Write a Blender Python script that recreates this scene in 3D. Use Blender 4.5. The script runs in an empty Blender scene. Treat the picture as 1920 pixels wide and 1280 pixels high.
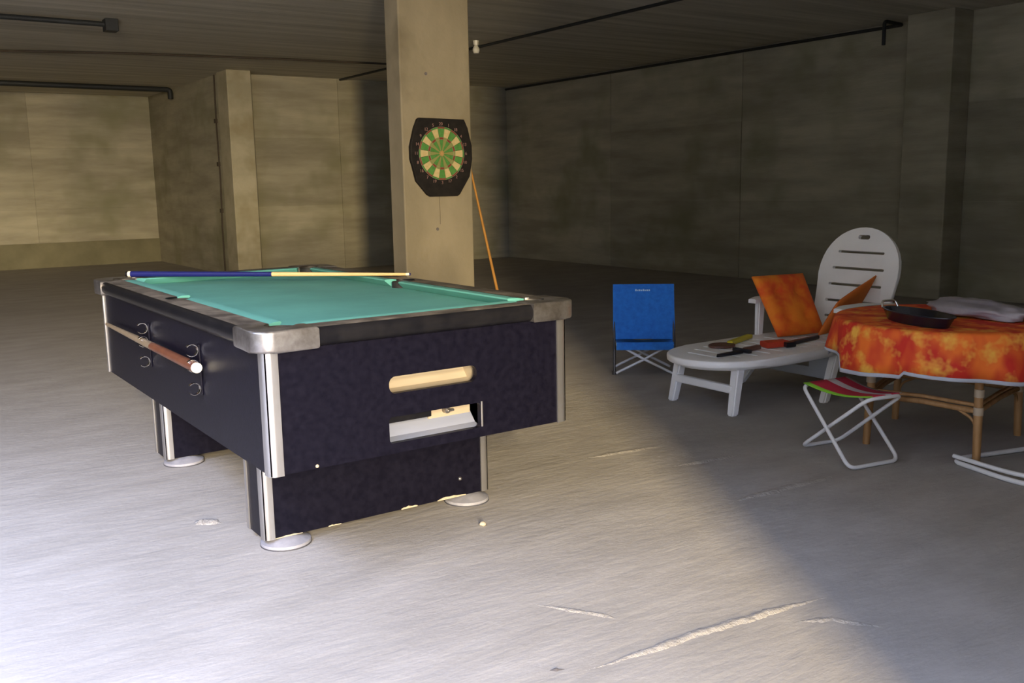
import bpy, bmesh, math, random
from mathutils import Vector, Matrix
random.seed(7)
PI = math.pi
scene = bpy.context.scene
col = scene.collection

# ------------------------------------------------------------------ camera
YAW, PITCH, ROLL, CAM_H, FPX = 0.604042, 0.16356, -0.01794, 1.2514, 1777.6
fwd = Vector((math.sin(YAW) * math.cos(PITCH), math.cos(YAW) * math.cos(PITCH), -math.sin(PITCH)))
rgt0 = Vector((math.cos(YAW), -math.sin(YAW), 0))
up0 = rgt0.cross(fwd)
rgt = rgt0 * math.cos(ROLL) + up0 * math.sin(ROLL)
upv = -rgt0 * math.sin(ROLL) + up0 * math.cos(ROLL)
cam_d = bpy.data.cameras.new('camera')
cam_d.sensor_width = 36.0
cam_d.lens = 36.0 * FPX / 1920.0
cam_d.clip_start = 0.05
cam = bpy.data.objects.new('camera', cam_d)
M = Matrix((rgt, upv, -fwd)).transposed().to_4x4()
M.translation = Vector((0, 0, CAM_H))
cam.matrix_world = M
col.objects.link(cam)
scene.camera = cam

# ------------------------------------------------------------------ light
SKY_COL, SKY_STR = (0.53, 0.64, 1.0), 20.0
NU, NV = -0.35, 3.6      # corner of an unseen roof notch, cut to let sky onto the near floor
LAMP_COL, LAMP_W = (1.0, 0.78, 0.42), 4900.0
scene.view_settings.view_transform = 'Standard'
scene.view_settings.look = 'None'
scene.view_settings.gamma = 1.0
scene.view_settings.exposure = 0.0
scene.view_settings.use_curve_mapping = False
world = bpy.data.worlds.new('sky')
scene.world = world
world.use_nodes = True
bg = world.node_tree.nodes['Background']
bg.inputs['Color'].default_value = (*SKY_COL, 1)
bg.inputs['Strength'].default_value = SKY_STR


def area_light(name, loc, direction, sx, sy, power, color, portal=False):
    d = bpy.data.lights.new(name, 'AREA')
    d.shape = 'RECTANGLE'
    d.size, d.size_y = sx, sy
    d.energy = power
    d.color = color
    o = bpy.data.objects.new(name, d)
    o.location = loc
    o.rotation_euler = Vector(direction).to_track_quat('-Z', 'Y').to_euler()
    col.objects.link(o)
    if portal:
        d.cycles.is_portal = True
    return o


# the gateway lets daylight in: a portal in the opening, and the sunlit end of the drive behind it
area_light('gateway_daylight_portal', (-0.92, -1.48, 1.45), (0, 1, 0), 2.96, 2.9, 1.0, (1, 1, 1), True)
area_light('roof_notch_portal', ((NU - 4.0) / 2, (NV - 1.16) / 2, 2.95), (0, 0, -1), NU + 4.0, NV + 1.56, 1.0, (1, 1, 1), True)  # samples sky through the added roof notch
area_light('sunlit_drive', (-3.38, -8.6, 3.0), (0.568, 0.823, -0.1), 0.50, 4.4, LAMP_W, LAMP_COL)


# ------------------------------------------------------------------ materials
MATS = {}


def mat(name, c1, c2=None, rough=0.8, metal=0.0, scale=6.0, stretch=(1, 1, 1), bump=0.0, bscale=40.0,
        bstretch=(1, 1, 1), c3=None, scale3=1.2, lo=0.35, hi=0.65, spec=0.5, detail=4.0, lo3=0.4, hi3=0.62, vary=0.0):
    m = bpy.data.materials.new(name)
    m.use_nodes = True
    nt = m.node_tree
    N, Lk = nt.nodes, nt.links
    b = N['Principled BSDF']
    b.inputs['Roughness'].default_value = rough
    b.inputs['Metallic'].default_value = metal
    b.inputs['Specular IOR Level'].default_value = spec
    tc = N.new('ShaderNodeTexCoord')

    def noise(sc, st, det=detail):
        mp = N.new('ShaderNodeMapping')
        mp.inputs['Scale'].default_value = st
        Lk.new(tc.outputs['Object'], mp.inputs['Vector'])
        n = N.new('ShaderNodeTexNoise')
        n.inputs['Scale'].default_value = sc
        n.inputs['Detail'].default_value = det
        n.inputs['Roughness'].default_value = 0.6
        Lk.new(mp.outputs['Vector'], n.inputs['Vector'])
        return n.outputs['Fac']

    def ramp(fac, a, z):
        r = N.new('ShaderNodeMapRange')
        r.inputs['From Min'].default_value = a
        r.inputs['From Max'].default_value = z
        Lk.new(fac, r.inputs['Value'])
        return r.outputs['Result']

    def mix(fac, a, z):
        x = N.new('ShaderNodeMix')
        x.data_type = 'RGBA'
        Lk.new(fac, x.inputs['Factor'])
        for sock, v in ((x.inputs['A'], a), (x.inputs['B'], z)):
            if isinstance(v, tuple):
                sock.default_value = (*v, 1)
            else:
                Lk.new(v, sock)
        return x.outputs['Result']
    if c2 is None:
        b.inputs['Base Color'].default_value = (*c1, 1)
    else:
        res = mix(ramp(noise(scale, stretch), lo, hi), c1, c2)
        if c3 is not None:
            res = mix(ramp(noise(scale3, (1, 1, 1), 3), lo3, hi3), res, c3)
        if vary:
            oi = N.new('ShaderNodeObjectInfo')
            mr = N.new('ShaderNodeMapRange')
            mr.inputs['To Min'].default_value = 1.0 - vary
            mr.inputs['To Max'].default_value = 1.0 + vary
            Lk.new(oi.outputs['Random'], mr.inputs['Value'])
            hs = N.new('ShaderNodeHueSaturation')
            Lk.new(mr.outputs['Result'], hs.inputs['Value'])
            Lk.new(res, hs.inputs['Color'])
            res = hs.outputs['Color']
        Lk.new(res, b.inputs['Base Color'])
    if bump:
        bp = N.new('ShaderNodeBump')
        bp.inputs['Strength'].default_value = bump
        bp.inputs['Distance'].default_value = 0.02
        Lk.new(noise(bscale, bstretch), bp.inputs['Height'])
        Lk.new(bp.outputs['Normal'], b.inputs['Normal'])
    MATS[name] = m
    return m


mat('floor_concrete', (0.305, 0.282, 0.255), (0.375, 0.348, 0.318), rough=0.85, scale=2.2, stretch=(1, 2.2, 1), bump=0.24,
    bscale=9.0, bstretch=(1, 2.6, 1), c3=(0.27, 0.25, 0.225), scale3=0.5, lo3=0.5, hi3=0.8, detail=8.0)
mat('apron_concrete', (0.42, 0.41, 0.39), (0.5, 0.49, 0.47), rough=0.9, scale=1.5)
mat('skyblock_concrete', (0.22, 0.21, 0.19), (0.28, 0.27, 0.24), rough=0.95, scale=1.5)  # dark, to limit bounce off the added sky-blocking walls
mat('wall_concrete', (0.31, 0.28, 0.20), (0.47, 0.43, 0.31), rough=0.9, scale=1.3, stretch=(0.5, 0.5, 3.2), bump=0.25,
    bscale=12, bstretch=(0.4, 0.4, 3), c3=(0.26, 0.25, 0.15), scale3=1.1, lo3=0.5, hi3=0.75, detail=6.0, vary=0.13)
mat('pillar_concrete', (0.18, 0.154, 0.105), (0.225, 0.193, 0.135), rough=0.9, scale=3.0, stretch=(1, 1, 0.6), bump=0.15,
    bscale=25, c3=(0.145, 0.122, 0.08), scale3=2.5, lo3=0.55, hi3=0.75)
mat('pilaster_concrete', (0.40, 0.36, 0.24), (0.52, 0.47, 0.33), rough=0.9, scale=2.0, stretch=(1, 1, 1.6), bump=0.15,
    bscale=25, c3=(0.36, 0.31, 0.19), scale3=2.0, lo3=0.5, hi3=0.7)
mat('dark_band_concrete', (0.16, 0.145, 0.085), (0.22, 0.20, 0.12), rough=0.95, scale=2.0)  # darker tone for the band at the far wall's foot
mat('ceiling_concrete', (0.44, 0.41, 0.32), (0.64, 0.60, 0.49), rough=0.9, scale=2.4, stretch=(0.12, 2.6, 1), bump=0.5,
    bscale=6.0, bstretch=(0.06, 2.2, 1))
mat('laminate', (0.0035, 0.0032, 0.0075), (0.0065, 0.006, 0.012), rough=0.36, scale=40, bump=0.03, bscale=120, spec=0.1)
mat('rail_black', (0.005, 0.005, 0.007), (0.010, 0.0095, 0.011), rough=0.34, scale=15, spec=0.18)
mat('rail_worn', (0.055, 0.046, 0.038), (0.20, 0.17, 0.135), rough=0.55, scale=9, lo=0.38, hi=0.66, spec=0.3)
mat('aluminium', (0.50, 0.49, 0.49), (0.40, 0.39, 0.39), rough=0.34, metal=0.9, scale=30, stretch=(1, 1, 0.1))
mat('chrome_worn', (0.42, 0.40, 0.39), (0.20, 0.18, 0.165), rough=0.32, metal=0.9, scale=14)
mat('chrome', (0.85, 0.84, 0.84), rough=0.12, metal=1.0)
mat('green_cloth', (0.085, 0.295, 0.255), (0.10, 0.335, 0.29), rough=0.9, scale=4, bump=0.05, bscale=300, spec=0.4)
mat('pocket_black', (0.012, 0.012, 0.012), rough=0.7)
mat('pale_wood', (0.30, 0.245, 0.17), (0.40, 0.34, 0.25), rough=0.7, scale=8, stretch=(0.2, 1, 1))
mat('tray_metal', (0.20, 0.23, 0.33), (0.30, 0.32, 0.39), rough=0.5, metal=0.2, scale=5, stretch=(0.2, 1, 1))
mat('chipboard', (0.34, 0.28, 0.19), (0.46, 0.39, 0.28), rough=0.9, scale=60)
mat('foot_grey', (0.22, 0.22, 0.25), (0.29, 0.285, 0.31), rough=0.65, scale=20)
mat('foot_rim', (0.05, 0.05, 0.06), rough=0.6)
mat('cue_blue', (0.010, 0.012, 0.10), rough=0.35, spec=0.3)
mat('cue_maple', (0.50, 0.35, 0.15), (0.55, 0.40, 0.19), rough=0.45, scale=10)
mat('cue_brown', (0.10, 0.035, 0.02), (0.16, 0.06, 0.03), rough=0.35, scale=12)
mat('cue_tan', (0.20, 0.15, 0.095), rough=0.4)
mat('cue_orange', (0.30, 0.14, 0.03), (0.36, 0.18, 0.045), rough=0.6, scale=12, spec=0.2)
mat('white_cap', (0.60, 0.56, 0.46), rough=0.5)
mat('dart_black', (0.009, 0.008, 0.008), (0.015, 0.013, 0.012), rough=0.6, scale=20, spec=0.12)
mat('dart_green', (0.05, 0.15, 0.035), (0.07, 0.19, 0.05), rough=0.9, scale=40, spec=0.1)
mat('dart_cream', (0.36, 0.28, 0.13), (0.42, 0.34, 0.18), rough=0.9, scale=40, spec=0.1)
mat('dart_red', (0.14, 0.04, 0.025), rough=0.9, spec=0.1)
mat('dart_olive', (0.17, 0.18, 0.065), rough=0.9, spec=0.1)
mat('dart_tan', (0.36, 0.20, 0.08), rough=0.9, spec=0.1)
mat('dart_print', (0.20, 0.12, 0.11), rough=0.8, spec=0.1)
mat('wire', (0.22, 0.20, 0.16), rough=0.6, metal=0.3)
mat('plastic_white', (0.84, 0.82, 0.77), (0.88, 0.86, 0.81), rough=0.42, scale=5)
mat('plastic_grey', (0.40, 0.41, 0.42), rough=0.5)
mat('blue_canvas', (0.015, 0.14, 0.52), (0.02, 0.19, 0.62), rough=0.85, scale=30, bump=0.1, bscale=300)
mat('logo_pale', (0.42, 0.62, 0.80), rough=0.8)
mat('tube_white', (0.72, 0.71, 0.70), rough=0.35)
mat('tube_dark', (0.06, 0.06, 0.065), rough=0.4, metal=0.4)
mat('orange_pad', (0.90, 0.20, 0.012), (0.92, 0.30, 0.02), rough=0.9, scale=4, bump=0.1, bscale=200, c3=(0.80, 0.09, 0.012), scale3=6,
    lo3=0.42, hi3=0.62)
mat('rust_pad', (0.62, 0.14, 0.015), (0.70, 0.18, 0.02), rough=0.9, scale=5)
mat('table_cloth', (0.60, 0.025, 0.010), (0.86, 0.17, 0.016), rough=0.8, scale=8, stretch=(1, 1, 0.55), c3=(0.88, 0.45, 0.06), scale3=9.5,
    lo=0.40, hi=0.60, lo3=0.52, hi3=0.70, detail=2.0)
mat('hem_grey', (0.46, 0.48, 0.54), rough=0.8)
mat('rattan', (0.30, 0.15, 0.05), (0.42, 0.23, 0.09), rough=0.6, scale=30, stretch=(1, 1, 0.2))
mat('rattan_wrap', (0.46, 0.36, 0.25), rough=0.7)
mat('black_enamel', (0.012, 0.013, 0.02), rough=0.25)
mat('bag_grey', (0.30, 0.27, 0.30), (0.42, 0.38, 0.40), rough=0.35, scale=8)
mat('red_canvas', (0.52, 0.02, 0.05), rough=0.9)
mat('green_canvas', (0.22, 0.52, 0.03), rough=0.9)
mat('white_canvas', (0.62, 0.56, 0.55), rough=0.9)
mat('toy_black', (0.012, 0.012, 0.016), rough=0.4)
mat('toy_red', (0.52, 0.05, 0.02), rough=0.5)
mat('toy_yellow', (0.55, 0.48, 0.03), rough=0.5)
mat('toy_brown', (0.12, 0.05, 0.03), rough=0.5)
mat('pipe_black', (0.02, 0.022, 0.022), rough=0.6)
mat('cable', (0.06, 0.045, 0.03), rough=0.8)
mat('bulb_white', (0.7, 0.68, 0.62), rough=0.3)
mat('mortar', (0.31, 0.285, 0.255), (0.38, 0.35, 0.315), rough=0.9, scale=20, bump=0.4, bscale=60)
mat('dirt', (0.10, 0.09, 0.09), rough=0.9)
mat('stone_pale', (0.50, 0.44, 0.32), (0.36, 0.31, 0.24), rough=0.9, scale=60)


# ------------------------------------------------------------------ mesh helpers
def finish(name, bm, m, parent=None, smooth=False, loc=None):
    bmesh.ops.recalc_face_normals(bm, faces=bm.faces)
    me = bpy.data.meshes.new(name)
    bm.to_mesh(me)
    bm.free()
    ms = m if isinstance(m, (list, tuple)) else [m]
    for x in ms:
        me.materials.append(MATS[x])
    if smooth:
        for p in me.polygons:
            p.use_smooth = True
    o = bpy.data.objects.new(name, me)
    col.objects.link(o)
    if parent is not None:
        o.parent = parent
    if loc is not None:
        o.location = loc
    return o


def smooth_by_angle(o, deg=40):
    for p in o.data.polygons:
        p.use_smooth = True
    bm = bmesh.new()
    bm.from_mesh(o.data)
    for e in bm.edges:
        if len(e.link_faces) == 2 and e.calc_face_angle(0) > math.radians(deg):
            e.smooth = False
    bm.to_mesh(o.data)
    bm.free()
    return o


def add_box(bm, x0, x1, y0, y1, z0, z1, bev=0.0, seg=2):
    vs = [bm.verts.new((x, y, z)) for x in (x0, x1) for y in (y0, y1) for z in (z0, z1)]
    fs = []
    for q in ((0, 1, 3, 2), (4, 6, 7, 5), (0, 4, 5, 1), (2, 3, 7, 6), (0, 2, 6, 4), (1, 5, 7, 3)):
        fs.append(bm.faces.new([vs[i] for i in q]))
    if bev:
        es = list({e for f in fs for e in f.edges})
        bmesh.ops.bevel(bm, geom=es, offset=bev, segments=seg, profile=0.5, affect='EDGES')


def box(name, b, m, parent=None, bev=0.0, seg=2):
    bm = bmesh.new()
    add_box(bm, *b, bev=bev, seg=seg)
    return finish(name, bm, m, parent)


def add_prism(bm, poly, z0, z1, axis='z'):
    def P(a, b, h):
        return {'z': (a, b, h), 'y': (a, h, b), 'x': (h, a, b)}[axis]
    lo = [bm.verts.new(P(a, b, z0)) for a, b in poly]
    hi = [bm.verts.new(P(a, b, z1)) for a, b in poly]
    n = len(poly)
    f0 = bm.faces.new(lo)
    f1 = bm.faces.new(hi)
    for i in range(n):
        bm.faces.new((lo[i], lo[(i + 1) % n], hi[(i + 1) % n], hi[i]))
    return f0, f1


def prism(name, poly, z0, z1, m, parent=None, axis='z', bev=0.0, seg=2, smooth=None):
    bm = bmesh.new()
    f0, f1 = add_prism(bm, poly, z0, z1, axis)
    if bev:
        es = list(set(f0.edges) | set(f1.edges))
        bmesh.ops.bevel(bm, geom=es, offset=bev, segments=seg, profile=0.5, affect='EDGES')
    o = finish(name, bm, m, parent)
    if smooth:
        smooth_by_angle(o, smooth)
    return o


def fillet(pts, r, n=5, closed=False):
    P = [Vector(p) for p in pts]
    out = []
    k = len(P)
    for i in range(k):
        if not closed and i in (0, k - 1):
            out.append(P[i])
            continue
        a, b, c = P[i - 1], P[i], P[(i + 1) % k]
        d1, d2 = (a - b), (c - b)
        t = min(r, d1.length * 0.45, d2.length * 0.45)
        s, e = b + d1.normalized() * t, b + d2.normalized() * t
        for j in range(n + 1):
            q = j / n
            out.append(s * (1 - q) ** 2 + b * 2 * q * (1 - q) + e * q * q)
    return out


def add_tube(bm, pts, r, seg=10, closed=False):
    P = [Vector(p) for p in pts]
    n = len(P)
    R = r if isinstance(r, (list, tuple)) else [r] * n
    tang = []
    for i in range(n):
        a = P[i - 1] if (i > 0 or closed) else P[i]
        b = P[(i + 1) % n] if (i < n - 1 or closed) else P[i]
        tang.append((b - a).normalized())
    t0 = tang[0]
    nrm = t0.orthogonal().normalized()
    rings = []
    prev = t0
    for i in range(n):
        q = prev.rotation_difference(tang[i])
        nrm = (q @ nrm)
        nrm = (nrm - tang[i] * nrm.dot(tang[i])).normalized()
        prev = tang[i]
        bi = tang[i].cross(nrm)
        rings.append([bm.verts.new(P[i] + (nrm * math.cos(2 * PI * k / seg) + bi * math.sin(2 * PI * k / seg)) * R[i])
                      for k in range(seg)])
    for i in range(n if closed else n - 1):
        A, B = rings[i], rings[(i + 1) % n]
        for k in range(seg):
            bm.faces.new((A[k], A[(k + 1) % seg], B[(k + 1) % seg], B[k]))
    if not closed:
        bm.faces.new(rings[0][::-1])
        bm.faces.new(rings[-1])


def tube(name, pts, r, m, parent=None, seg=10, closed=False):
    bm = bmesh.new()
    add_tube(bm, pts, r, seg, closed)
    o = finish(name, bm, m, parent)
    return smooth_by_angle(o, 50)


def lathe(name, prof, m, parent=None, seg=24, loc=(0, 0, 0)):
    bm = bmesh.new()
    rings = []
    for r, z in prof:
        if r < 1e-6:
            rings.append([bm.verts.new((loc[0], loc[1], loc[2] + z))])
        else:
            rings.append([bm.verts.new((loc[0] + r * math.cos(2 * PI * k / seg), loc[1] + r * math.sin(2 * PI * k / seg), loc[2] + z))
                          for k in range(seg)])
    for A, B in zip(rings, rings[1:]):
        for k in range(seg):
            k2 = (k + 1) % seg
            if len(A) == 1 and len(B) == 1:
                continue
            if len(A) == 1:
                bm.faces.new((A[0], B[k], B[k2]))
            elif len(B) == 1:
                bm.faces.new((A[k], A[k2], B[0]))
            else:
                bm.faces.new((A[k], A[k2], B[k2], B[k]))
    o = finish(name, bm, m, parent)
    return smooth_by_angle(o, 40)


def cut(o, cutters):
    """boolean difference with temporary meshes, baked into the object's own mesh"""
    for bm in cutters:
        bmesh.ops.recalc_face_normals(bm, faces=bm.faces)
        me = bpy.data.meshes.new('cutter')
        bm.to_mesh(me)
        bm.free()
        c = bpy.data.objects.new('cutter', me)
        col.objects.link(c)
        c.matrix_world = Matrix.Identity(4)
        par = o.parent
        o.parent = None
        md = o.modifiers.new('cut', 'BOOLEAN')
        md.operation = 'DIFFERENCE'
        md.solver = 'EXACT'
        md.object = c
        bpy.context.view_layer.update()
        dg = bpy.context.evaluated_depsgraph_get()
        new = bpy.data.meshes.new_from_object(o.evaluated_get(dg))
        o.modifiers.clear()
        o.data = new
        o.parent = par
        bpy.data.objects.remove(c)
    return o


def rrect(x0, x1, y0, y1, r, n=6):
    out = []
    for cx, cy, a in ((x1 - r, y1 - r, 0), (x0 + r, y1 - r, 90), (x0 + r, y0 + r, 180), (x1 - r, y0 + r, 270)):
        for k in range(n + 1):
            t = math.radians(a + 90 * k / n)
            out.append((cx + r * math.cos(t), cy + r * math.sin(t)))
    return out


def empty(name, loc, rz=0.0):
    o = bpy.data.objects.new(name, None)
    o.empty_display_size = 0.1
    o.location = loc
    o.rotation_euler = (0, 0, rz)
    col.objects.link(o)
    return o


def tag(o, label, cat, group=None):
    o['label'] = label
    o['category'] = cat
    if group:
        o['group'] = group
    return o


def struct(o):
    o['kind'] = 'structure'
    return o


# ------------------------------------------------------------------ the setting (room axes = world axes)
HC = 2.9
F0, F1, JU = -1.61, -1.36, 0.56      # front wall: outer and inner face, right jamb of the gateway
floor = struct(box('floor', (-4.25, 9.75, F0, 18.05, -0.2, 0.0), 'floor_concrete'))
struct(box('ground_apron', (-30, 30, -30, F0, -0.25, -0.02), 'apron_concrete'))
bm = bmesh.new()
add_box(bm, -4.25, 9.75, NV + 0.2, 18.05, HC, HC + 0.25)
add_box(bm, NU, 9.75, F0, NV + 0.2, HC, HC + 0.25)
struct(finish('ceiling', bm, 'ceiling_concrete'))
struct(box('skyblock_beam', (NU, NU + 0.2, F1, NV + 0.2, 2.4, HC), 'ceiling_concrete'))  # unseen beam added to cut sky light towards the right side
struct(box('added_notch_beam', (-4.0, NU + 0.2, NV + 0.2, NV + 0.4, 2.7, HC), 'ceiling_concrete'))  # unseen beam added along the far edge of the roof notch
wall_right = struct(box('wall_right', (9.5, 9.75, F0, 14.05, 0, HC), 'wall_concrete'))
wall_back = struct(box('wall_back', (4.57, 9.5, 13.8, 14.05, 0, HC), 'wall_concrete'))
struct(box('wall_recess', (4.57, 4.82, 14.05, 18.05, 0, HC), 'wall_concrete'))
wall_far = struct(box('wall_far', (-4.25, 4.57, 17.8, 18.05, 0, HC), 'wall_concrete'))
struct(box('wall_left', (-4.25, -4.0, F0, 17.8, 0, HC), 'wall_concrete'))
bm = bmesh.new()
add_box(bm, JU, 9.5, F0, F1, 0, HC)
add_box(bm, -4.0, -2.4, F0, F1, 0, HC)
add_box(bm, NU, JU, F0, F1, 2.64, HC)
struct(finish('wall_front', bm, 'wall_concrete'))
# cast panels left by the formwork, with open joints between them


def wall_panels(wall, along, a_edges, face, out, z_edges):
    for a0, a1 in zip(a_edges, a_edges[1:]):
        for z0_, z1_ in zip(z_edges, z_edges[1:]):
            t = 0.010 + random.uniform(0.0, 0.005)
            lo, hi = sorted((face, face + out * t))
            g = 0.004
            if along == 'x':
                box('panel', (a0 + g, a1 - g, lo, hi, z0_ + g, z1_ - g), 'wall_concrete', wall)
            else:
                box('panel', (lo, hi, a0 + g, a1 - g, z0_ + g, z1_ - g), 'wall_concrete', wall)


wall_panels(wall_right, 'y', [-1.36, 1.0, 3.4, 5.49], 9.5, -1, [0.0, 1.0, 2.0, HC])
wall_panels(wall_right, 'y', [6.0, 8.5, 11.05, 13.8], 9.5, -1, [0.0, 1.0, 2.0, HC])
wall_panels(wall_back, 'x', [4.85, 6.35, 7.95, 9.485], 13.8, -1, [0.0, 1.0, 2.0, HC])
wall_panels(wall_far, 'x', [-4.0, -1.6, 0.6, 2.6, 4.57], 17.8, -1, [0.42, 0.98, 2.0, HC])
# unseen walls added by the gateway to block low sky light
struct(box('wall_skyblock_left', (-3.45, -3.2, -6.0, F0, -0.02, 4.8), 'skyblock_concrete'))
struct(box('wall_skyblock_upper', (-4.25, -4.0, F0, NV + 0.2, HC, 4.8), 'skyblock_concrete'))
struct(box('wall_skyblock_right', (JU, JU + 0.25, -6.0, F0, -0.02, 3.3), 'skyblock_concrete'))
struct(box('trim_1', (4.50, 4.85, 13.37, 13.8, 0, HC), 'pilaster_concrete', bev=0.012))
struct(box('dark_band_far', (-4.0, 4.57, 17.77, 17.8, 0, 0.415), 'dark_band_concrete'))  # dark box added as a band along the foot of the far wall
struct(box('trim_2', (9.15, 9.5, 5.49, 6.0, 0, HC), 'wall_concrete', bev=0.012))
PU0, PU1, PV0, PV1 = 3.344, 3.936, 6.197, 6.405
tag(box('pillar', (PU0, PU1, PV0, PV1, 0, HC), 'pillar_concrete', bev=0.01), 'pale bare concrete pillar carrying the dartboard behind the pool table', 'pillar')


def ridge(pts, w, h, m='mortar', name='mortar_ridge'):
    """low uneven bead of mortar left on the slab"""
    bm = bmesh.new()
    P = fillet([(a, b, 0) for a, b in pts], 0.08, 4)
    rows = []
    for i, q in enumerate(P):
        d = (P[min(i + 1, len(P) - 1)] - P[max(i - 1, 0)]).normalized()
        nr = Vector((-d.y, d.x, 0))
        taper = min(1.0, 0.15 + 3.0 * min(i, len(P) - 1 - i) / len(P))
        ww, hh = w * taper * random.uniform(0.85, 1.15), h * taper * random.uniform(0.8, 1.1)
        rows.append([bm.verts.new(q + nr * s * ww + Vector((0, 0, z * hh - 0.001))) for s, z in ((-1, 0), (-0.3, 1), (0.35, 0.8), (1, 0))])
    for A, B in zip(rows, rows[1:]):
        for k in range(3):
            bm.faces.new((A[k], A[k + 1], B[k + 1], B[k]))
    return finish(name, bm, m, floor, smooth=True)


def densify(pts, n):
    out = []
    for a, b in zip(pts, pts[1:]):
        for k in range(n):
            t = k / n
            out.append((a[0] + (b[0] - a[0]) * t, a[1] + (b[1] - a[1]) * t + random.uniform(-0.006, 0.006)))
    out.append(pts[-1])
    return out


for pts, w, h in [
    ([(1.445, 1.791), (1.625, 1.774), (1.816, 1.764), (2.011, 1.743), (2.179, 1.726), (2.332, 1.69)], 0.022, 0.007),
    ([(2.884, 2.962), (3.101, 2.928), (3.312, 2.894)], 0.026, 0.006),
    ([(2.706, 2.467), (2.922, 2.465), (3.169, 2.449), (3.395, 2.432)], 0.028, 0.006),
    ([(1.554, 2.22), (1.688, 2.028), (1.715, 1.964)], 0.016, 0.004),
    ([(2.095, 1.658), (2.206, 1.596), (2.293, 1.448)], 0.018, 0.004),
    ([(0.955, 3.56), (1.0, 3.53), (1.045, 3.48)], 0.035, 0.010),
    ([(2.62, 3.30), (2.9, 3.27), (3.15, 3.22)], 0.024, 0.005)]:
    ridge(densify(pts, 4), w, h)
tag(ridge([(1.374, 1.847), (1.39, 1.840), (1.413, 1.828)], 0.010, 0.006, 'dirt', 'dirt_clod'),
    'small dark dirt clod on the floor near the bottom edge', 'dirt')
bpy.data.objects['dirt_clod'].parent = None
bm = bmesh.new()
bmesh.ops.create_icosphere(bm, subdivisions=2, radius=0.013)
for v in bm.verts:
    v.co *= random.uniform(0.85, 1.15)
    v.co.z *= 0.7
tag(finish('pebble', bm, 'stone_pale', loc=(1.819, 2.85, 0.008), smooth=True), 'tiny pale pebble on the bare floor before the pool table', 'pebble')

# ------------------------------------------------------------------ pool table
TX, TY, W, L = 0.977, 2.725, 1.14, 2.22
ZB, ZT, ZR, OV = 0.3815, 0.772, 0.832, 0.034
T = empty('pool_table', (TX, TY, 0))
tag(T, 'black coin-operated pool table with green cloth and bright metal corners', 'pool table')


def slot_cutter(x0, x1, z0, z1, r):
    b = bmesh.new()
    add_prism(b, rrect(x0, x1, z0, z1, r), -0.05, 0.06, 'y')
    return b


fp = box('front_panel', (0.0, W, 0.0, 0.022, ZB, ZT), 'laminate', T)
cut(fp, [slot_cutter(0.413, 0.752, 0.583, 0.640, 0.024), slot_cutter(0.408, 0.766, 0.416, 0.505, 0.014)])
box('side_panel', (0.0, 0.022, 0.0225, L - 0.0225, ZB, ZT), 'laminate', T)
box('side_panel', (W - 0.022, W, 0.0225, L - 0.0225, ZB, ZT), 'laminate', T)
box('end_panel', (0.0, W, L - 0.022, L, ZB, ZT), 'laminate', T)
box('bottom_board', (0.024, W - 0.024, 0.024, L - 0.024, ZB + 0.003, ZB + 0.018), 'laminate', T)
# ball return behind the upper slot: a pale wooden trough
bm = bmesh.new()
tr = [(0.024, 0.575), (0.05, 0.572), (0.085, 0.583), (0.11, 0.61), (0.12, 0.65), (0.126, 0.65), (0.116, 0.604), (0.088, 0.576), (0.05, 0.565), (0.024, 0.568)]
add_prism(bm, tr, 0.40, 0.765, 'x')
add_box(bm, 0.394, 0.400, 0.024, 0.126, 0.565, 0.65)
add_box(bm, 0.765, 0.771, 0.024, 0.126, 0.565, 0.65)
finish('ball_trough', bm, 'pale_wood', T)
# lower slot: sloping metal tray, dark flap and tan board with the lock
bm = bmesh.new()
add_prism(bm, [(0.024, 0.408), (0.06, 0.415), (0.12, 0.485), (0.12, 0.493), (0.055, 0.424), (0.024, 0.416)], 0.395, 0.775, 'x')
add_box(bm, 0.389, 0.395, 0.024, 0.126, 0.408, 0.52)
finish('return_tray', bm, 'tray_metal', T)
box('coin_flap', (0.397, 0.583, 0.026, 0.034, 0.478, 0.518), 'rail_black', T, bev=0.002)
lb = box('lock_board', (0.600, 0.770, 0.080, 0.088, 0.455, 0.518), 'pale_wood', T)
bm = bmesh.new()
bmesh.ops.create_cone(bm, cap_ends=True, segments=16, radius1=0.013, radius2=0.011, depth=0.02,
                      matrix=Matrix.Translation((0.668, 0.070, 0.480)) @ Matrix.Rotation(PI / 2, 4, 'X'))
add_box(bm, 0.664, 0.690, 0.052, 0.060, 0.476, 0.484, bev=0.002)
finish('lock', bm, 'chrome_worn', lb)
box('slot_trim', (0.7665, 0.773, -0.003, 0.0, 0.418, 0.508), 'aluminium', T, bev=0.001)


def corner_poly(arm, th, r, n=5):
    """L profile hugging the corner at the origin, panels running to +x and +y, outer corner rounded"""
    pts = [(arm, -th), (arm, 0.0), (0.0, 0.0), (0.0, arm), (-th, arm)]
    cx = cy = -th + r
    for k in range(n + 1):
        t = math.radians(180 + 90 * k / n)
        pts.append((cx + r * math.cos(t), cy + r * math.sin(t)))
    return pts


def place_poly(poly, cx, cy, sx, sy):
    return [(cx + sx * a, cy + sy * b) for a, b in poly]


for cx, sx in ((0, 1), (W, -1)):
    for cy, sy in ((0, 1), (L, -1)):
        prism('corner_trim', place_poly(corner_poly(0.040, 0.006, 0.026, 7), cx, cy, sx, sy), ZB - 0.002, ZT, 'aluminium', T, smooth=30)
# top frame rails
RW = 0.075


def rail_profile():
    o = -OV
    pts = [(RW, ZT), (RW, ZR), (o + 0.022, ZR)]
    for k in range(1, 7):
        t = math.radians(90 + 180 * k / 7)
        pts.append((o + 0.022 + 0.022 * math.cos(t), (ZR + ZT + 0.004) / 2 + 0.028 * math.sin(t)))
    pts.append((o + 0.022, ZT))
    return pts


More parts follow.
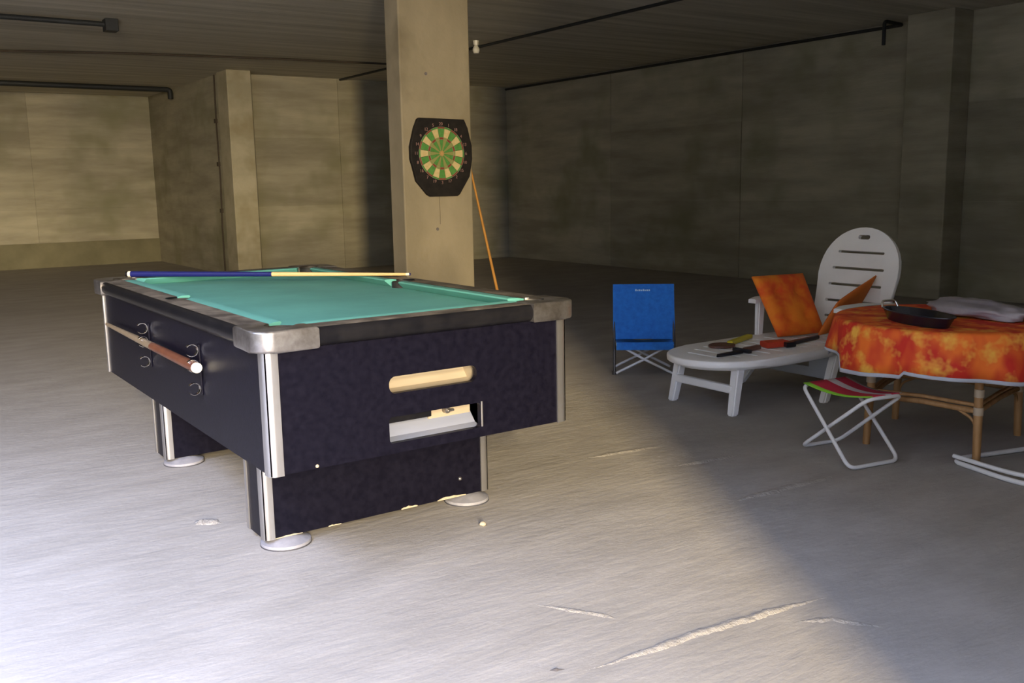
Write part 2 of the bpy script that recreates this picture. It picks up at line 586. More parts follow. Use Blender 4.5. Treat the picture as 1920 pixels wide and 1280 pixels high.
def rail(along, a0, a1, flip, base, notch=None):
    bm = bmesh.new()
    prof = rail_profile()
    stations = [a0, a1]
    if notch:
        stations = [a0] + [notch + 0.062 * math.cos(PI - PI * k / 10) for k in range(11)] + [a1]
    rings = []
    for s in stations:
        ring = []
        dep = 0.0
        if notch and abs(s - notch) <= 0.0621:
            dep = math.sqrt(max(0, 0.062 ** 2 - (s - notch) ** 2))
        for d, z in prof:
            dd = RW - dep if abs(d - RW) < 1e-6 else d
            off = base + flip * dd
            ring.append(bm.verts.new((s, off, z) if along == 'x' else (off, s, z)))
        rings.append(ring)
    n = len(prof)
    for A, B in zip(rings, rings[1:]):
        for k in range(n):
            f = bm.faces.new((A[k], A[(k + 1) % n], B[(k + 1) % n], B[k]))
            f.material_index = 1 if k == 1 else 0
    bm.faces.new(rings[0])
    bm.faces.new(rings[-1])
    return smooth_by_angle(finish('rail', bm, ['rail_black', 'rail_worn'], T), 50)


CAP = 0.165
rail('x', CAP + 0.001, W - CAP - 0.001, 1, 0.0)
rail('x', CAP + 0.001, W - CAP - 0.001, -1, L)
rail('y', CAP + 0.001, L - CAP - 0.001, 1, 0.0, L / 2)
rail('y', CAP + 0.001, L - CAP - 0.001, -1, W, L / 2)
PC, PR = 0.088, 0.058
cap = []
R0 = 0.06
for k in range(9):
    t = math.radians(180 + 90 * k / 8)
    cap.append((-OV - 0.002 + R0 + R0 * math.cos(t), -OV - 0.002 + R0 + R0 * math.sin(t)))
cap += [(CAP, -OV - 0.002), (CAP, RW)]
a0 = math.asin((RW - PC) / PR)
for k in range(17):
    t = a0 + (-PI - 2 * a0 - PI / 2 + 0) * k / 16
    cap.append((PC + PR * math.cos(t), PC + PR * math.sin(t)))
cap += [(RW, CAP), (-OV - 0.002, CAP)]
for cx, sx in ((0, 1), (W, -1)):
    for cy, sy in ((0, 1), (L, -1)):
        prism('corner_cap', place_poly(cap, cx, cy, sx, sy), ZT - 0.004, ZR + 0.004, 'chrome_worn', T, bev=0.009, seg=3, smooth=35)
# playing bed with pocket notches
bed = []
for cx, cy, a in ((RW, RW, 0), (W - RW, RW, 1), (W - RW, L - RW, 2), (RW, L - RW, 3)):
    px = PC if a in (0, 3) else W - PC
    py = PC if a in (0, 1) else L - PC
    st = {0: 90, 1: 180, 2: 270, 3: 0}[a]
    if a == 2:
        for k in range(9):
            t = math.radians(270 - 180 * k / 8)
            bed.append((W - 0.075 + 0.05 * math.cos(t), L / 2 + 0.05 * math.sin(t)))
    if a == 0:
        for k in range(9):
            t = math.radians(90 - 180 * k / 8)
            bed.append((0.075 + 0.05 * math.cos(t), L / 2 + 0.05 * math.sin(t)))
    for k in range(7):
        t = math.radians(st - 90 * k / 6)
        bed.append((px + 0.056 * math.cos(t), py + 0.056 * math.sin(t)))
prism('playing_bed', bed, 0.78, 0.80, 'green_cloth', T)
for px in (PC, W - PC):
    for py in (PC, L - PC):
        lathe('pocket', [(0.0, -0.10), (0.054, -0.10), (0.0565, 0.026), (0.058, 0.026), (0.058, -0.104), (0.0, -0.104)], 'pocket_black', T,
              loc=(px, py, 0.80))
for px in (0.070, W - 0.070):
    lathe('pocket', [(0.0, -0.10), (0.045, -0.10), (0.0485, 0.026), (0.050, 0.026), (0.049, -0.104), (0.0, -0.104)], 'pocket_black', T,
          loc=(px, L / 2, 0.80))


def cushion(along, a0, a1, base, flip, t0, t1):
    bm = bmesh.new()
    prof = [(RW + 0.001, 0.801), (RW + 0.001, 0.831), (RW + 0.02, 0.834), (RW + 0.05, 0.833), (RW + 0.055, 0.828), (RW + 0.05, 0.823), (RW + 0.025, 0.801)]
    rings = []
    for s, tp in ((a0, t0), (a1, -t1)):
        rings.append([])
        for d, z in prof:
            ss = s + tp * (d - RW)
            off = base + flip * d
            rings[-1].append(bm.verts.new((ss, off, z) if along == 'x' else (off, ss, z)))
    n = len(prof)
    for k in range(n):
        bm.faces.new((rings[0][k], rings[0][(k + 1) % n], rings[1][(k + 1) % n], rings[1][k]))
    bm.faces.new(rings[0])
    bm.faces.new(rings[1])
    return smooth_by_angle(finish('cushion', bm, 'green_cloth', T), 30)


for base, flip in ((0.0, 1), (L, -1)):
    cushion('x', 0.150, W - 0.150, base, flip, 0.6, 0.6)
for base, flip in ((0.0, 1), (W, -1)):
    cushion('y', 0.150, L / 2 - 0.052, base, flip, 0.6, 0.25)
    cushion('y', L / 2 + 0.052, L - 0.150, base, flip, 0.25, 0.6)
# legs: two wide boxes
IX, IY, LD, ZL = 0.103, 0.384, 0.186, 0.034
for y0 in (IY, L - IY - LD):
    lg = box('leg', (IX, W - IX, y0, y0 + LD, ZL, ZB - 0.001), 'laminate', T)
    for cx, sx in ((IX, 1), (W - IX, -1)):
        for cy, sy in ((y0, 1), (y0 + LD, -1)):
            prism('leg_trim', place_poly(corner_poly(0.034, 0.005, 0.022, 6), cx, cy, sx, sy), ZL - 0.001, ZB - 0.003, 'aluminium', lg, smooth=30)
        ft = lathe('foot', [(0.0, 0.004), (0.090, 0.004), (0.088, 0.014), (0.06, 0.024), (0.03, 0.033), (0.0, 0.033)], 'foot_grey', lg, 28,
                   (cx + sx * 0.085, y0 + 0.03, 0.0))
        lathe('foot_rim', [(0.0, 0.0), (0.091, 0.0), (0.091, 0.0045), (0.0, 0.0045)], 'foot_rim', lg, 28, (cx + sx * 0.085, y0 + 0.03, 0.0))
    if y0 == IY:
        for x0, x1, hh in ((0.13, 0.24, 0.004), (0.34, 0.39, 0.005), (0.64, 0.71, 0.009), (0.80, 0.93, 0.014)):
            poly = [(x0, ZL - 0.001)]
            n = 7
            for k in range(n + 1):
                t = k / n
                poly.append((x0 + (x1 - x0) * t, ZL + hh * (0.3 + 0.7 * math.sin(PI * t)) * random.uniform(0.35, 1.15)))
            poly.append((x1, ZL - 0.001))
            prism('chipped_edge', poly, y0 - 0.0015, y0 + 0.001, 'chipboard', lg, axis='y')
bm = bmesh.new()
bmesh.ops.create_icosphere(bm, subdivisions=2, radius=0.008, matrix=Matrix.Translation((0.905, IY, 0.105)))
finish('screw', bm, 'aluminium', T, True)
bm = bmesh.new()
bmesh.ops.create_icosphere(bm, subdivisions=2, radius=0.006, matrix=Matrix.Translation((0.150, 0.0, ZB + 0.008)))
finish('screw', bm, 'chipboard', T, True)
# cue clips on the left side
for y in (0.655, 1.352):
    rk = box('cue_rack', (-0.006, 0.0, y - 0.012, y + 0.012, 0.528, 0.712), 'laminate', T, bev=0.002)
    for z in (0.692, 0.6365, 0.552):
        bm = bmesh.new()
        rings = []
        for k in range(13):
            t = math.radians(40 + 280 * k / 12)
            c, s = -math.cos(t), math.sin(t)
            # opening faces outwards (-x)
            q0 = (-0.029 + 0.0205 * c, z + 0.0205 * s)
            q1 = (-0.029 + 0.0225 * c, z + 0.0225 * s)
            rings.append([bm.verts.new((q0[0], y - 0.009, q0[1])), bm.verts.new((q0[0], y + 0.009, q0[1])),
                          bm.verts.new((q1[0], y + 0.009, q1[1])), bm.verts.new((q1[0], y - 0.009, q1[1]))])
        for A, B in zip(rings, rings[1:]):
            for k in range(4):
                bm.faces.new((A[k], A[(k + 1) % 4], B[(k + 1) % 4], B[k]))
        bm.faces.new(rings[0])
        bm.faces.new(rings[-1])
        smooth_by_angle(finish('clip', bm, 'chrome', rk), 40)


def cue(name, p0, p1, segs, label, cat='cue'):
    """segs: list of (part name, from, to, r0, r1, material), fractions along the length from the butt"""
    a, b = Vector(p0), Vector(p1)
    root = empty(name, a)
    tag(root, label, cat)
    d = b - a
    for nm, f, t, r0, r1, m in segs:
        bm = bmesh.new()
        add_tube(bm, [d * f, d * (f + (t - f) * 0.5), d * t], [r0, (r0 + r1) / 2, r1], 14)
        smooth_by_angle(finish(nm, bm, m, root), 50)
    return root


zc = 0.851
cue('pool_cue', (TX + 0.119, TY + 2.206, zc), (TX + 1.167, TY + 1.213, zc - 0.006),
    [('bumper', 0, 0.008, 0.0135, 0.0145, 'rail_black'), ('butt_ring', 0.008, 0.018, 0.0145, 0.0145, 'white_cap'),
     ('butt', 0.018, 0.525, 0.0145, 0.0115, 'cue_blue'), ('shaft', 0.525, 0.985, 0.0112, 0.0065, 'cue_maple'),
     ('ferrule', 0.985, 0.996, 0.0065, 0.0065, 'white_cap'), ('tip', 0.996, 1.0, 0.0065, 0.005, 'cue_blue')],
    'pool cue with blue butt and blond shaft lying across the green cloth')
cue('pool_cue', (TX - 0.029, TY + 0.60, 0.6365), (TX - 0.029, TY + 2.02, 0.6365),
    [('end_cap', 0, 0.006, 0.0185, 0.0195, 'white_cap'), ('butt', 0.006, 0.42, 0.0195, 0.0165, 'cue_brown'),
     ('sleeve', 0.42, 0.60, 0.0165, 0.014, 'cue_tan'), ('shaft', 0.60, 0.99, 0.0138, 0.0085, 'cue_tan'), ('tip', 0.99, 1.0, 0.0085, 0.007, 'cue_brown')],
    'dark brown cue with pale end cap clipped along the table side')
cue('wooden_cue', (4.33, 6.33, 0.0), (3.952, 6.30, 1.53),
    [('butt', 0, 0.35, 0.013, 0.0115, 'cue_orange'), ('shaft', 0.35, 0.99, 0.0114, 0.0075, 'cue_orange'), ('tip', 0.99, 1.0, 0.0075, 0.006, 'cue_brown')],
    'thin orange-brown wooden cue leaning against the concrete pillar')

# ------------------------------------------------------------------ dartboard
D = empty('dartboard', (3.650, PV0, 1.490))
tag(D, 'green and cream dartboard in a black angular surround on the pillar', 'dartboard')
out = [(-0.175, 0.255), (0.205, 0.250), (0.235, 0.19), (0.268, 0.06), (0.270, -0.04), (0.245, -0.17), (0.155, -0.300), (0.135, -0.313),
       (-0.100, -0.313), (-0.125, -0.300), (-0.215, -0.20), (-0.230, -0.13), (-0.258, -0.04), (-0.258, 0.05), (-0.215, 0.19), (-0.192, 0.245)]
prism('surround', out, -0.034, 0.0, 'dart_black', D, axis='y', bev=0.006)
RD = 0.192
SEC = [20, 1, 18, 4, 13, 6, 10, 15, 2, 17, 3, 19, 7, 16, 8, 11, 14, 9, 12, 5]


def sector(r0, r1, a0, a1, y0, y1, n=3):
    p = [(r1 * math.sin(a0 + (a1 - a0) * k / n), r1 * math.cos(a0 + (a1 - a0) * k / n)) for k in range(n + 1)]
    p += [(r0 * math.sin(a1 - (a1 - a0) * k / n), r0 * math.cos(a1 - (a1 - a0) * k / n)) for k in range(n + 1)]
    return p


for i in range(20):
    a0, a1 = (i - 0.47) * PI / 10, (i + 0.47) * PI / 10
    prism('outer_segment', sector(0.118, 0.180, a0, a1, 0, 0), -0.0385, -0.0341, 'dart_green' if i % 2 == 0 else 'dart_cream', D, axis='y')
    prism('inner_segment', sector(0.022, 0.100, a0, a1, 0, 0), -0.0385, -0.0341, 'dart_green' if i % 2 == 0 else 'dart_olive', D, axis='y')


def ring_mesh(name, r0, r1, y0, y1, mats):
    bm = bmesh.new()
    n = 60
    V = []
    for k in range(n):
        t = (k - 1.5) * 2 * PI / n
        V.append([bm.verts.new((r * math.sin(t), y, r * math.cos(t))) for r, y in ((r0, y1), (r0, y0), (r1, y0), (r1, y1))])
    for k in range(n):
        A, B = V[k], V[(k + 1) % n]
        for j in range(3):
            f = bm.faces.new((A[j], A[j + 1], B[j + 1], B[j]))
            f.material_index = (k // 3) % 2
    return finish(name, bm, mats, D)


ring_mesh('treble_ring', 0.101, 0.117, -0.0388, -0.0341, ['dart_red', 'dart_olive'])
ring_mesh('double_ring', 0.181, RD, -0.0388, -0.0341, ['dart_red', 'dart_green'])
ring_mesh('outer_bull', 0.0105, 0.021, -0.0388, -0.0341, ['dart_olive', 'dart_tan'])
prism('bull', [(0.010 * math.sin(k * PI / 8), 0.010 * math.cos(k * PI / 8)) for k in range(16)], -0.0395, -0.0341, 'dart_tan', D, axis='y')
for r in (0.1005, 0.1175, 0.1805, RD + 0.001):
    tube('wire', [(r * math.sin(k * PI / 24), -0.0395, r * math.cos(k * PI / 24)) for k in range(48)], 0.0009, 'wire', D, 5, True)
for i, num in enumerate(SEC):
    fc = bpy.data.curves.new('digits', 'FONT')
    fc.body = str(num)
    fc.size = 0.032
    fc.align_x = 'CENTER'
    fc.align_y = 'CENTER'
    fc.extrude = 0.0012
    fo = bpy.data.objects.new('digits', fc)
    col.objects.link(fo)
    bpy.context.view_layer.update()
    me = bpy.data.meshes.new_from_object(fo.evaluated_get(bpy.context.evaluated_depsgraph_get()))
    bpy.data.objects.remove(fo)
    me.materials.clear()
    me.materials.append(MATS['dart_print'])
    o = bpy.data.objects.new('number', me)
    col.objects.link(o)
    o.parent = D
    t = i * PI / 10
    o.location = (0.213 * math.sin(t), -0.0355, 0.213 * math.cos(t))
    o.rotation_euler = (PI / 2, 0, 0)
tag(lathe('form_tie_hole', [(0.0, 0.0), (0.010, 0.0), (0.012, 0.004), (0.012, 0.006), (0.0, 0.002)], 'dirt', None, 14), 'small dark hole in the pillar face below the dartboard', 'hole')
h = bpy.data.objects['form_tie_hole']
h.rotation_euler = (PI / 2, 0, 0)
h.location = (3.615, PV0, 0.935)
h2 = h.copy()
col.objects.link(h2)
h2.location = (3.555, PV0, 2.06)
tag(h2, 'small dark hole in the pillar face above the dartboard', 'hole')
tag(tube('hanging_string', [(3.640, PV0 - 0.003, 1.176), (3.641, PV0 - 0.003, 1.05), (3.640, PV0 - 0.003, 0.97)], 0.0014, 'cable', None, 5),
    'thin dark string hanging below the dartboard', 'string')

# ------------------------------------------------------------------ white sun lounger (length along +x)
LX, LY = 3.64, 3.655
S = empty('sun_lounger', (LX, LY, 0))
tag(S, 'white plastic sun lounger with raised slotted backrest and armrests', 'sun lounger')
HWD = 0.305
outl = []
for k in range(17):
    t = math.radians(90 + 180 * k / 16)
    outl.append((0.34 + 0.34 * math.cos(t), HWD * math.sin(t)))
outl += [(0.9, -HWD), (1.40, -HWD + 0.02), (1.40, HWD - 0.02), (0.9, HWD)]
bedp = prism('bed', outl, 0.262, 0.302, 'plastic_white', S, bev=0.012, seg=3, smooth=35)
sl = []
for k in range(11):
    x = 0.17 + k * 0.105
    hw = 0.20 if k > 1 else (0.12 if k == 0 else 0.17)
    b = bmesh.new()
    add_prism(b, rrect(x - 0.011, x + 0.011, -hw, hw, 0.010, 4), 0.2, 0.4)
    sl.append(b)
cut(bedp, sl)
# apron rim under the bed
bm = bmesh.new()
add_tube(bm, fillet([(1.38, -HWD + 0.035, 0.262), (0.5, -HWD + 0.02, 0.262), (0.16, -HWD + 0.09, 0.262), (0.03, 0, 0.262), (0.16, HWD - 0.09, 0.262),
                     (0.5, HWD - 0.02, 0.262), (1.38, HWD - 0.035, 0.262)], 0.12, 5), 0.02, 8)
smooth_by_angle(finish('rim', bm, 'plastic_white', S), 50)


def slab_leg(p0, p1, w, d, m='plastic_white', name='leg', parent=S):
    """tapered plastic leg between a top point and a foot point"""
    a, b = Vector(p0), Vector(p1)
    bm = bmesh.new()
    V = []
    for q, s in ((a, 1.12), (b, 0.9)):
        V.append([bm.verts.new(q + Vector((sx * d * s / 2, sy * w * s / 2, 0))) for sx, sy in ((-1, -1), (1, -1), (1, 1), (-1, 1))])
    for k in range(4):
        bm.faces.new((V[0][k], V[0][(k + 1) % 4], V[1][(k + 1) % 4], V[1][k]))
    bm.faces.new(V[0])
    bm.faces.new(V[1])
    bmesh.ops.bevel(bm, geom=list(bm.edges), offset=0.008, segments=2, affect='EDGES')
    return smooth_by_angle(finish(name, bm, m, parent), 40)


yl0, yl1 = 3.905 - LY, 3.430 - LY
slab_leg((0.215, yl0 - 0.035, 0.262), (0.185, yl0, 0.0), 0.05, 0.055)
slab_leg((0.235, yl1 + 0.03, 0.262), (0.165, yl1, 0.0), 0.05, 0.055)
box('crossbar', (0.172, 0.206, yl1 + 0.02, yl0 - 0.02, 0.115, 0.160), 'plastic_white', S, bev=0.008)
# rear leg frame with its slotted cross piece
slab_leg((1.02, -0.245, 0.262), (0.80, -0.330, 0.0), 0.05, 0.06)
slab_leg((1.02, 0.245, 0.262), (0.84, 0.330, 0.0), 0.05, 0.06)
rc = box('cross_piece', (0.955, 0.985, -0.24, 0.24, 0.095, 0.262), 'plastic_grey', S, bev=0.008)
b = bmesh.new()
add_box(b, 0.9, 1.05, -0.10, 0.14, 0.155, 0.225)
cut(rc, [b])
slab_leg((1.42, -0.235, 0.262), (1.52, -0.27, 0.0), 0.05, 0.06)
slab_leg((1.42, 0.235, 0.262), (1.52, 0.27, 0.0), 0.05, 0.06)
# backrest
bk = []
BW, BL = 0.285, 0.675
for k in range(21):
    t = math.radians(180 * k / 20)
    bk.append((BW * math.cos(t), BL - 0.30 + 0.30 * math.sin(t) ** 0.9 if 0 < k < 20 else BL - 0.30))
bk += [(-BW * 0.93, 0.12), (-BW * 0.80, 0.0), (BW * 0.80, 0.0), (BW * 0.93, 0.12)]
bp = prism('backrest', bk, 0.0, 0.028, 'plastic_white', S, bev=0.008, seg=2, smooth=35)
cs = []
for z, hw in ((0.10, 0.17), (0.20, 0.19), (0.305, 0.19), (0.41, 0.185), (0.515, 0.165)):
    b = bmesh.new()
    add_prism(b, rrect(-hw, hw, z - 0.008, z + 0.008, 0.007, 3), -0.1, 0.1)
    cs.append(b)
b = bmesh.new()
add_prism(b, rrect(-0.042, 0.042, 0.598, 0.626, 0.013, 5), -0.1, 0.1)
cs.append(b)
cut(bp, cs)
ang = math.atan2(0.643, 0.18)
# local x -> across (-y world), local y -> up the rest, local z -> towards the head end
ex = Vector((0, -1, 0))
ey = Vector((math.cos(ang), 0, math.sin(ang)))
ez = ex.cross(ey)
if ez.x < 0:
    ex = -ex
    ez = ex.cross(ey)
Mx = Matrix((ex, ey, ez)).transposed().to_4x4()
Mx.translation = Vector((1.405, -0.01, 0.30))
bp.matrix_local = Mx
# armrests
for sy in (1, -1):
    y = sy * 0.315
    ar = []
    for x, z, w in ((0.92, 0.512, 0.03), (0.97, 0.522, 0.036), (1.15, 0.522, 0.034), (1.38, 0.505, 0.028), (1.47, 0.495, 0.02)):
        ar.append((x, z, w))
    bm = bmesh.new()
    rr = []
    for x, z, w in ar:
        rr.append([bm.verts.new((x, y + a * w, z + c * 0.013)) for a, c in ((-1, -1), (-1, 0.6), (-0.7, 1), (0.7, 1), (1, 0.6), (1, -1))])
    for A, B in zip(rr, rr[1:]):
        for k in range(6):
            bm.faces.new((A[k], A[(k + 1) % 6], B[(k + 1) % 6], B[k]))
    bm.faces.new(rr[0])
    bm.faces.new(rr[-1])
    smooth_by_angle(finish('armrest', bm, 'plastic_white', S), 40)
    slab_leg((0.995, y, 0.512), (0.96, y * 0.93, 0.27), 0.035, 0.055, name='arm_post')


def pad(name, c, th, m, label, tufts=True):
    """stuffed square pad spanning four corner points (bl, br, tr, tl)"""
    bl, br, tr, tl = [Vector(q) for q in c]
    nrm = (br - bl).cross(tl - bl).normalized()
    n = 14
    bm = bmesh.new()
    F, Bk = [], []
    for j in range(n + 1):
        F.append([])
        Bk.append([])
        for i in range(n + 1):
            s, t = i / n, j / n
            q = (bl * (1 - s) + br * s) * (1 - t) + (tl * (1 - s) + tr * s) * t
            e = (1 - abs(2 * s - 1) ** 4) * (1 - abs(2 * t - 1) ** 4)
            h = th * (0.18 + 0.82 * e ** 0.5)
            if tufts:
                for a in (0.3, 0.7):
                    for b_ in (0.3, 0.7):
                        h -= th * 0.75 * math.exp(-((s - a) ** 2 + (t - b_) ** 2) / 0.006)
            F[j].append(bm.verts.new(q + nrm * h / 2))
            Bk[j].append(bm.verts.new(q - nrm * h / 2))
    for j in range(n):
        for i in range(n):
            bm.faces.new((F[j][i], F[j][i + 1], F[j + 1][i + 1], F[j + 1][i]))
            bm.faces.new((Bk[j][i], Bk[j + 1][i], Bk[j + 1][i + 1], Bk[j][i + 1]))
    loop = [(0, i) for i in range(n)] + [(j, n) for j in range(n)] + [(n, n - i) for i in range(n)] + [(n - j, 0) for j in range(n)]
    for k in range(len(loop)):
        a, b_ = loop[k], loop[(k + 1) % len(loop)]
        bm.faces.new((F[a[0]][a[1]], F[b_[0]][b_[1]], Bk[b_[0]][b_[1]], Bk[a[0]][a[1]]))
    o = finish(name, bm, m, None, True)
    return tag(o, label, 'cushion')


pad('seat_cushion', [(4.545, 3.745, 0.315), (4.90, 3.685, 0.315), (4.925, 3.885, 0.665), (4.475, 3.90, 0.675)], 0.085, 'orange_pad',
    'bright orange tufted cushion standing on the lounger against its far armrest')
pad('seat_cushion', [(4.68, 3.56, 0.335), (5.02, 3.62, 0.335), (5.125, 3.49, 0.665), (4.695, 3.44, 0.54)], 0.05, 'rust_pad',
    'rust orange cushion tilted behind the near armrest of the lounger', tufts=False)

# playthings lying on the lounger bed
z0 = 0.304
t1 = empty('toy_sword', (3.80, 3.56, z0))
tag(t1, 'black toy sword with brown grip lying on the lounger bed', 'toy')
prism('blade', [(0.0, -0.012), (0.20, -0.024), (0.22, 0.024), (0.03, 0.014)], 0.001, 0.014, 'toy_black', t1, bev=0.003)
prism('guard', [(0.215, -0.05), (0.24, -0.05), (0.24, 0.07), (0.215, 0.07)], 0.001, 0.022, 'toy_black', t1, bev=0.004)
prism('grip', [(0.24, -0.016), (0.375, 0.0), (0.37, 0.032), (0.24, 0.018)], 0.001, 0.026, 'toy_brown', t1, bev=0.006)
t2 = empty('toy_gun', (4.315, 3.53, z0))
tag(t2, 'red and black toy gun lying flat on the lounger bed', 'toy')
prism('barrel', [(0.05, 0.0), (0.41, 0.055), (0.42, 0.075), (0.05, 0.040)], 0.001, 0.022, 'toy_black', t2, bev=0.004)
prism('body', [(-0.10, 0.02), (0.055, -0.01), (0.075, 0.055), (-0.07, 0.10)], 0.001, 0.036, 'toy_red', t2, bev=0.006)
prism('stock', [(0.0, -0.035), (0.07, -0.045), (0.075, 0.0), (0.02, 0.01)], 0.001, 0.032, 'toy_black', t2, bev=0.006)
t3 = empty('toy_bat', (4.30, 3.80, z0))
tag(t3, 'flat toy bat with yellow green handle on the far side of the lounger bed', 'toy')
prism('blade', [(-0.22 + 0.085 * math.cos(k * PI / 10), -0.03 + 0.07 * math.sin(k * PI / 10)) for k in range(20)], 0.001, 0.014, 'toy_brown', t3, bev=0.003)
prism('handle', [(-0.145, -0.045), (0.14, 0.055), (0.13, 0.09), (-0.155, -0.01)], 0.001, 0.026, 'toy_yellow', t3, bev=0.006)

# ------------------------------------------------------------------ blue folding chair
fd = Vector((-0.64, -0.77, 0)).normalized()
B = empty('folding_chair', (4.275, 4.645, 0), math.atan2(fd.y, fd.x) + PI / 2)   # local -y faces the front
tag(B, 'low blue canvas folding chair with crossed white legs', 'chair')
hw = 0.185
for y in (-0.12, 0.12):
    for s in (1, -1):
        tube('leg', [(-s * hw, y + s * 0.006, 0.012), (0, y + s * 0.006, 0.105), (s * (hw - 0.01), y + s * 0.006, 0.205)], 0.0085, 'tube_white', B)
for s in (1, -1):
    up = tube('back_post', fillet([(s * (hw + 0.012), -0.10, 0.012), (s * (hw + 0.012), -0.05, 0.20), (s * (hw + 0.008), 0.10, 0.56)], 0.05), 0.010, 'tube_dark', B)
    lathe('foot_cap', [(0, 0), (0.016, 0), (0.016, 0.022), (0, 0.024)], 'tube_dark', B, 12, (s * (hw + 0.012), -0.10, 0.0))
    tube('seat_rail', [(s * (hw - 0.006), -0.15, 0.207), (s * (hw - 0.006), 0.15, 0.207)], 0.009, 'tube_white', B)
tube('top_bar', [(-hw, 0.10, 0.562), (hw, 0.10, 0.562)], 0.010, 'tube_dark', B)


def sheet(name, rows, th, m, parent):
    """cloth panel through rows of points, given a little thickness"""
    bm = bmesh.new()
    V = [[bm.verts.new(q) for q in r] for r in rows]
    for A, C in zip(V, V[1:]):
        for k in range(len(A) - 1):
            bm.faces.new((A[k], A[k + 1], C[k + 1], C[k]))
    bmesh.ops.recalc_face_normals(bm, faces=bm.faces)
    bmesh.ops.solidify(bm, geom=list(bm.faces), thickness=th)
    return smooth_by_angle(finish(name, bm, m, parent), 50)


nb = 8
rows = []
for j in range(9):
    t = j / 8
    rows.append([((-1 + 2 * i / nb) * (hw + 0.018), 0.085 - 0.13 * (1 - t) + 0.02 * (1 - t) * (1 - (2 * i / nb - 1) ** 2), 0.225 + 0.355 * t) for i in range(nb + 1)])
br_ = sheet('back_canvas', rows, 0.005, 'blue_canvas', B)
rows = []
for j in range(7):
    t = j / 6
    rows.append([((-1 + 2 * i / nb) * hw, -0.165 + 0.30 * t, 0.222 - 0.03 * (1 - (2 * i / nb - 1) ** 2)) for i in range(nb + 1)])
sheet('seat_canvas', rows, 0.005, 'blue_canvas', B)
rows = [[((-1 + 2 * i / nb) * hw, -0.168, z) for i in range(nb + 1)] for z in (0.175, 0.20, 0.226)]
sheet('seat_hem', rows, 0.005, 'blue_canvas', B)
# pale printed mark: a line of small letter-like blocks over a short wedge
bm = bmesh.new()
x = -0.055
for w_, h_ in ((0.010, 0.014), (0.006, 0.010), (0.012, 0.012), (0.008, 0.010), (0.010, 0.014), (0.007, 0.010), (0.012, 0.011), (0.009, 0.012)):
    add_box(bm, x, x + w_, 0.0, 0.001, 0.0, h_)
    x += w_ + 0.0035
mk = finish('printed_mark', bm, 'logo_pale', br_)
mk.location = (0.0, 0.068, 0.535)
mk.rotation_euler = (-math.atan2(0.13, 0.355), 0, 0)

# ------------------------------------------------------------------ round rattan table with orange cloth
RC = Vector((4.225, 2.48))
R = empty('rattan_table', (RC.x, RC.y, 0))
tag(R, 'low round rattan table with brown cane legs under an orange cloth', 'table')
lathe('table_top', [(0, 0.565), (0.50, 0.565), (0.505, 0.575), (0.505, 0.588), (0.50, 0.592), (0, 0.592)], 'rattan', R, 48)
legs = [(3.968, 2.163), (3.885, 2.66), (4.42, 2.86), (4.58, 2.30)]
tops = []
for (a, b_) in legs:
    f = Vector((a - RC.x, b_ - RC.y, 0))
    tp = f * 0.93 + Vector((0, 0, 0.566))
    tops.append(f)
    lg = tube('leg', [f, f * 0.985 + Vector((0, 0, 0.15)), f * 0.96 + Vector((0, 0, 0.35)), tp], [0.017, 0.019, 0.019, 0.018], 'rattan', R, 12)
    for z in (0.22, 0.30):
        q = f * (1 - 0.1 * z)
        tube('binding', [q + Vector((0, 0, z)), q + Vector((0, 0, z + 0.035))], 0.0215, 'rattan_wrap', lg, 12)
for i in range(4):
    a, c = tops[i] * 0.97, tops[(i + 1) % 4] * 0.97
    tube('stretcher', [a + Vector((0, 0, 0.235)), (a + c) / 2 + Vector((0, 0, 0.245)), c + Vector((0, 0, 0.235))], 0.013, 'rattan', R, 10)
    tube('stretcher', [a + Vector((0, 0, 0.262)), (a + c) / 2 + Vector((0, 0, 0.270)), c + Vector((0, 0, 0.262))], 0.009, 'rattan', R, 10)
    d = (c - a).normalized()
    tube('brace', fillet([a + Vector((0, 0, 0.14)), a + d * 0.02 + Vector((0, 0, 0.20)), a + d * 0.09 + Vector((0, 0, 0.235))], 0.05), 0.007, 'rattan', R, 8)
# cloth: round top, hanging skirt with soft folds and two overlapping corners
CL = empty('table_cloth', (RC.x, RC.y, 0.594))
tag(CL, 'orange and red batik cloth with pale grey hem hanging over the round table', 'tablecloth')


def hem_drop(t):
    d = math.degrees(t) % 360
    base = 0.195 + 0.012 * math.sin(3 * t + 0.4)
    if 118 < d < 155:
        base -= 0.055
    elif 155 <= d < 191:
        base += 0.012
    elif 191 <= d < 206:
        base -= 0.012 * (206 - d) / 15
    return base


def fold(t, k):
    return (0.012 * math.sin(9 * t + 0.7) + 0.007 * math.sin(17 * t)) * k


NT = 144
bm = bmesh.new()
ringsC = []
for r, z in ((0.0, 0.004), (0.25, 0.004), (0.48, 0.004), (0.506, 0.002), (0.514, -0.008)):
    if r == 0:
        ringsC.append([bm.verts.new((0, 0, z))])
    else:
        ringsC.append([bm.verts.new((r * math.cos(2 * PI * k / NT), r * math.sin(2 * PI * k / NT), z)) for k in range(NT)])
for q in (0.2, 0.45, 0.7, 0.95):
    ringsC.append([])
    for k in range(NT):
        t = 2 * PI * k / NT
        rr_ = 0.516 + 0.024 * q + fold(t, q)
        ringsC[-1].append(bm.verts.new((rr_ * math.cos(t), rr_ * math.sin(t), -0.008 - hem_drop(t) * q)))
for k in range(NT):
    bm.faces.new((ringsC[0][0], ringsC[1][k], ringsC[1][(k + 1) % NT]))
for A, C in zip(ringsC[1:], ringsC[2:]):
    for k in range(NT):
        bm.faces.new((A[k], A[(k + 1) % NT], C[(k + 1) % NT], C[k]))
bmesh.ops.recalc_face_normals(bm, faces=bm.faces)
bmesh.ops.solidify(bm, geom=list(bm.faces), thickness=0.002)
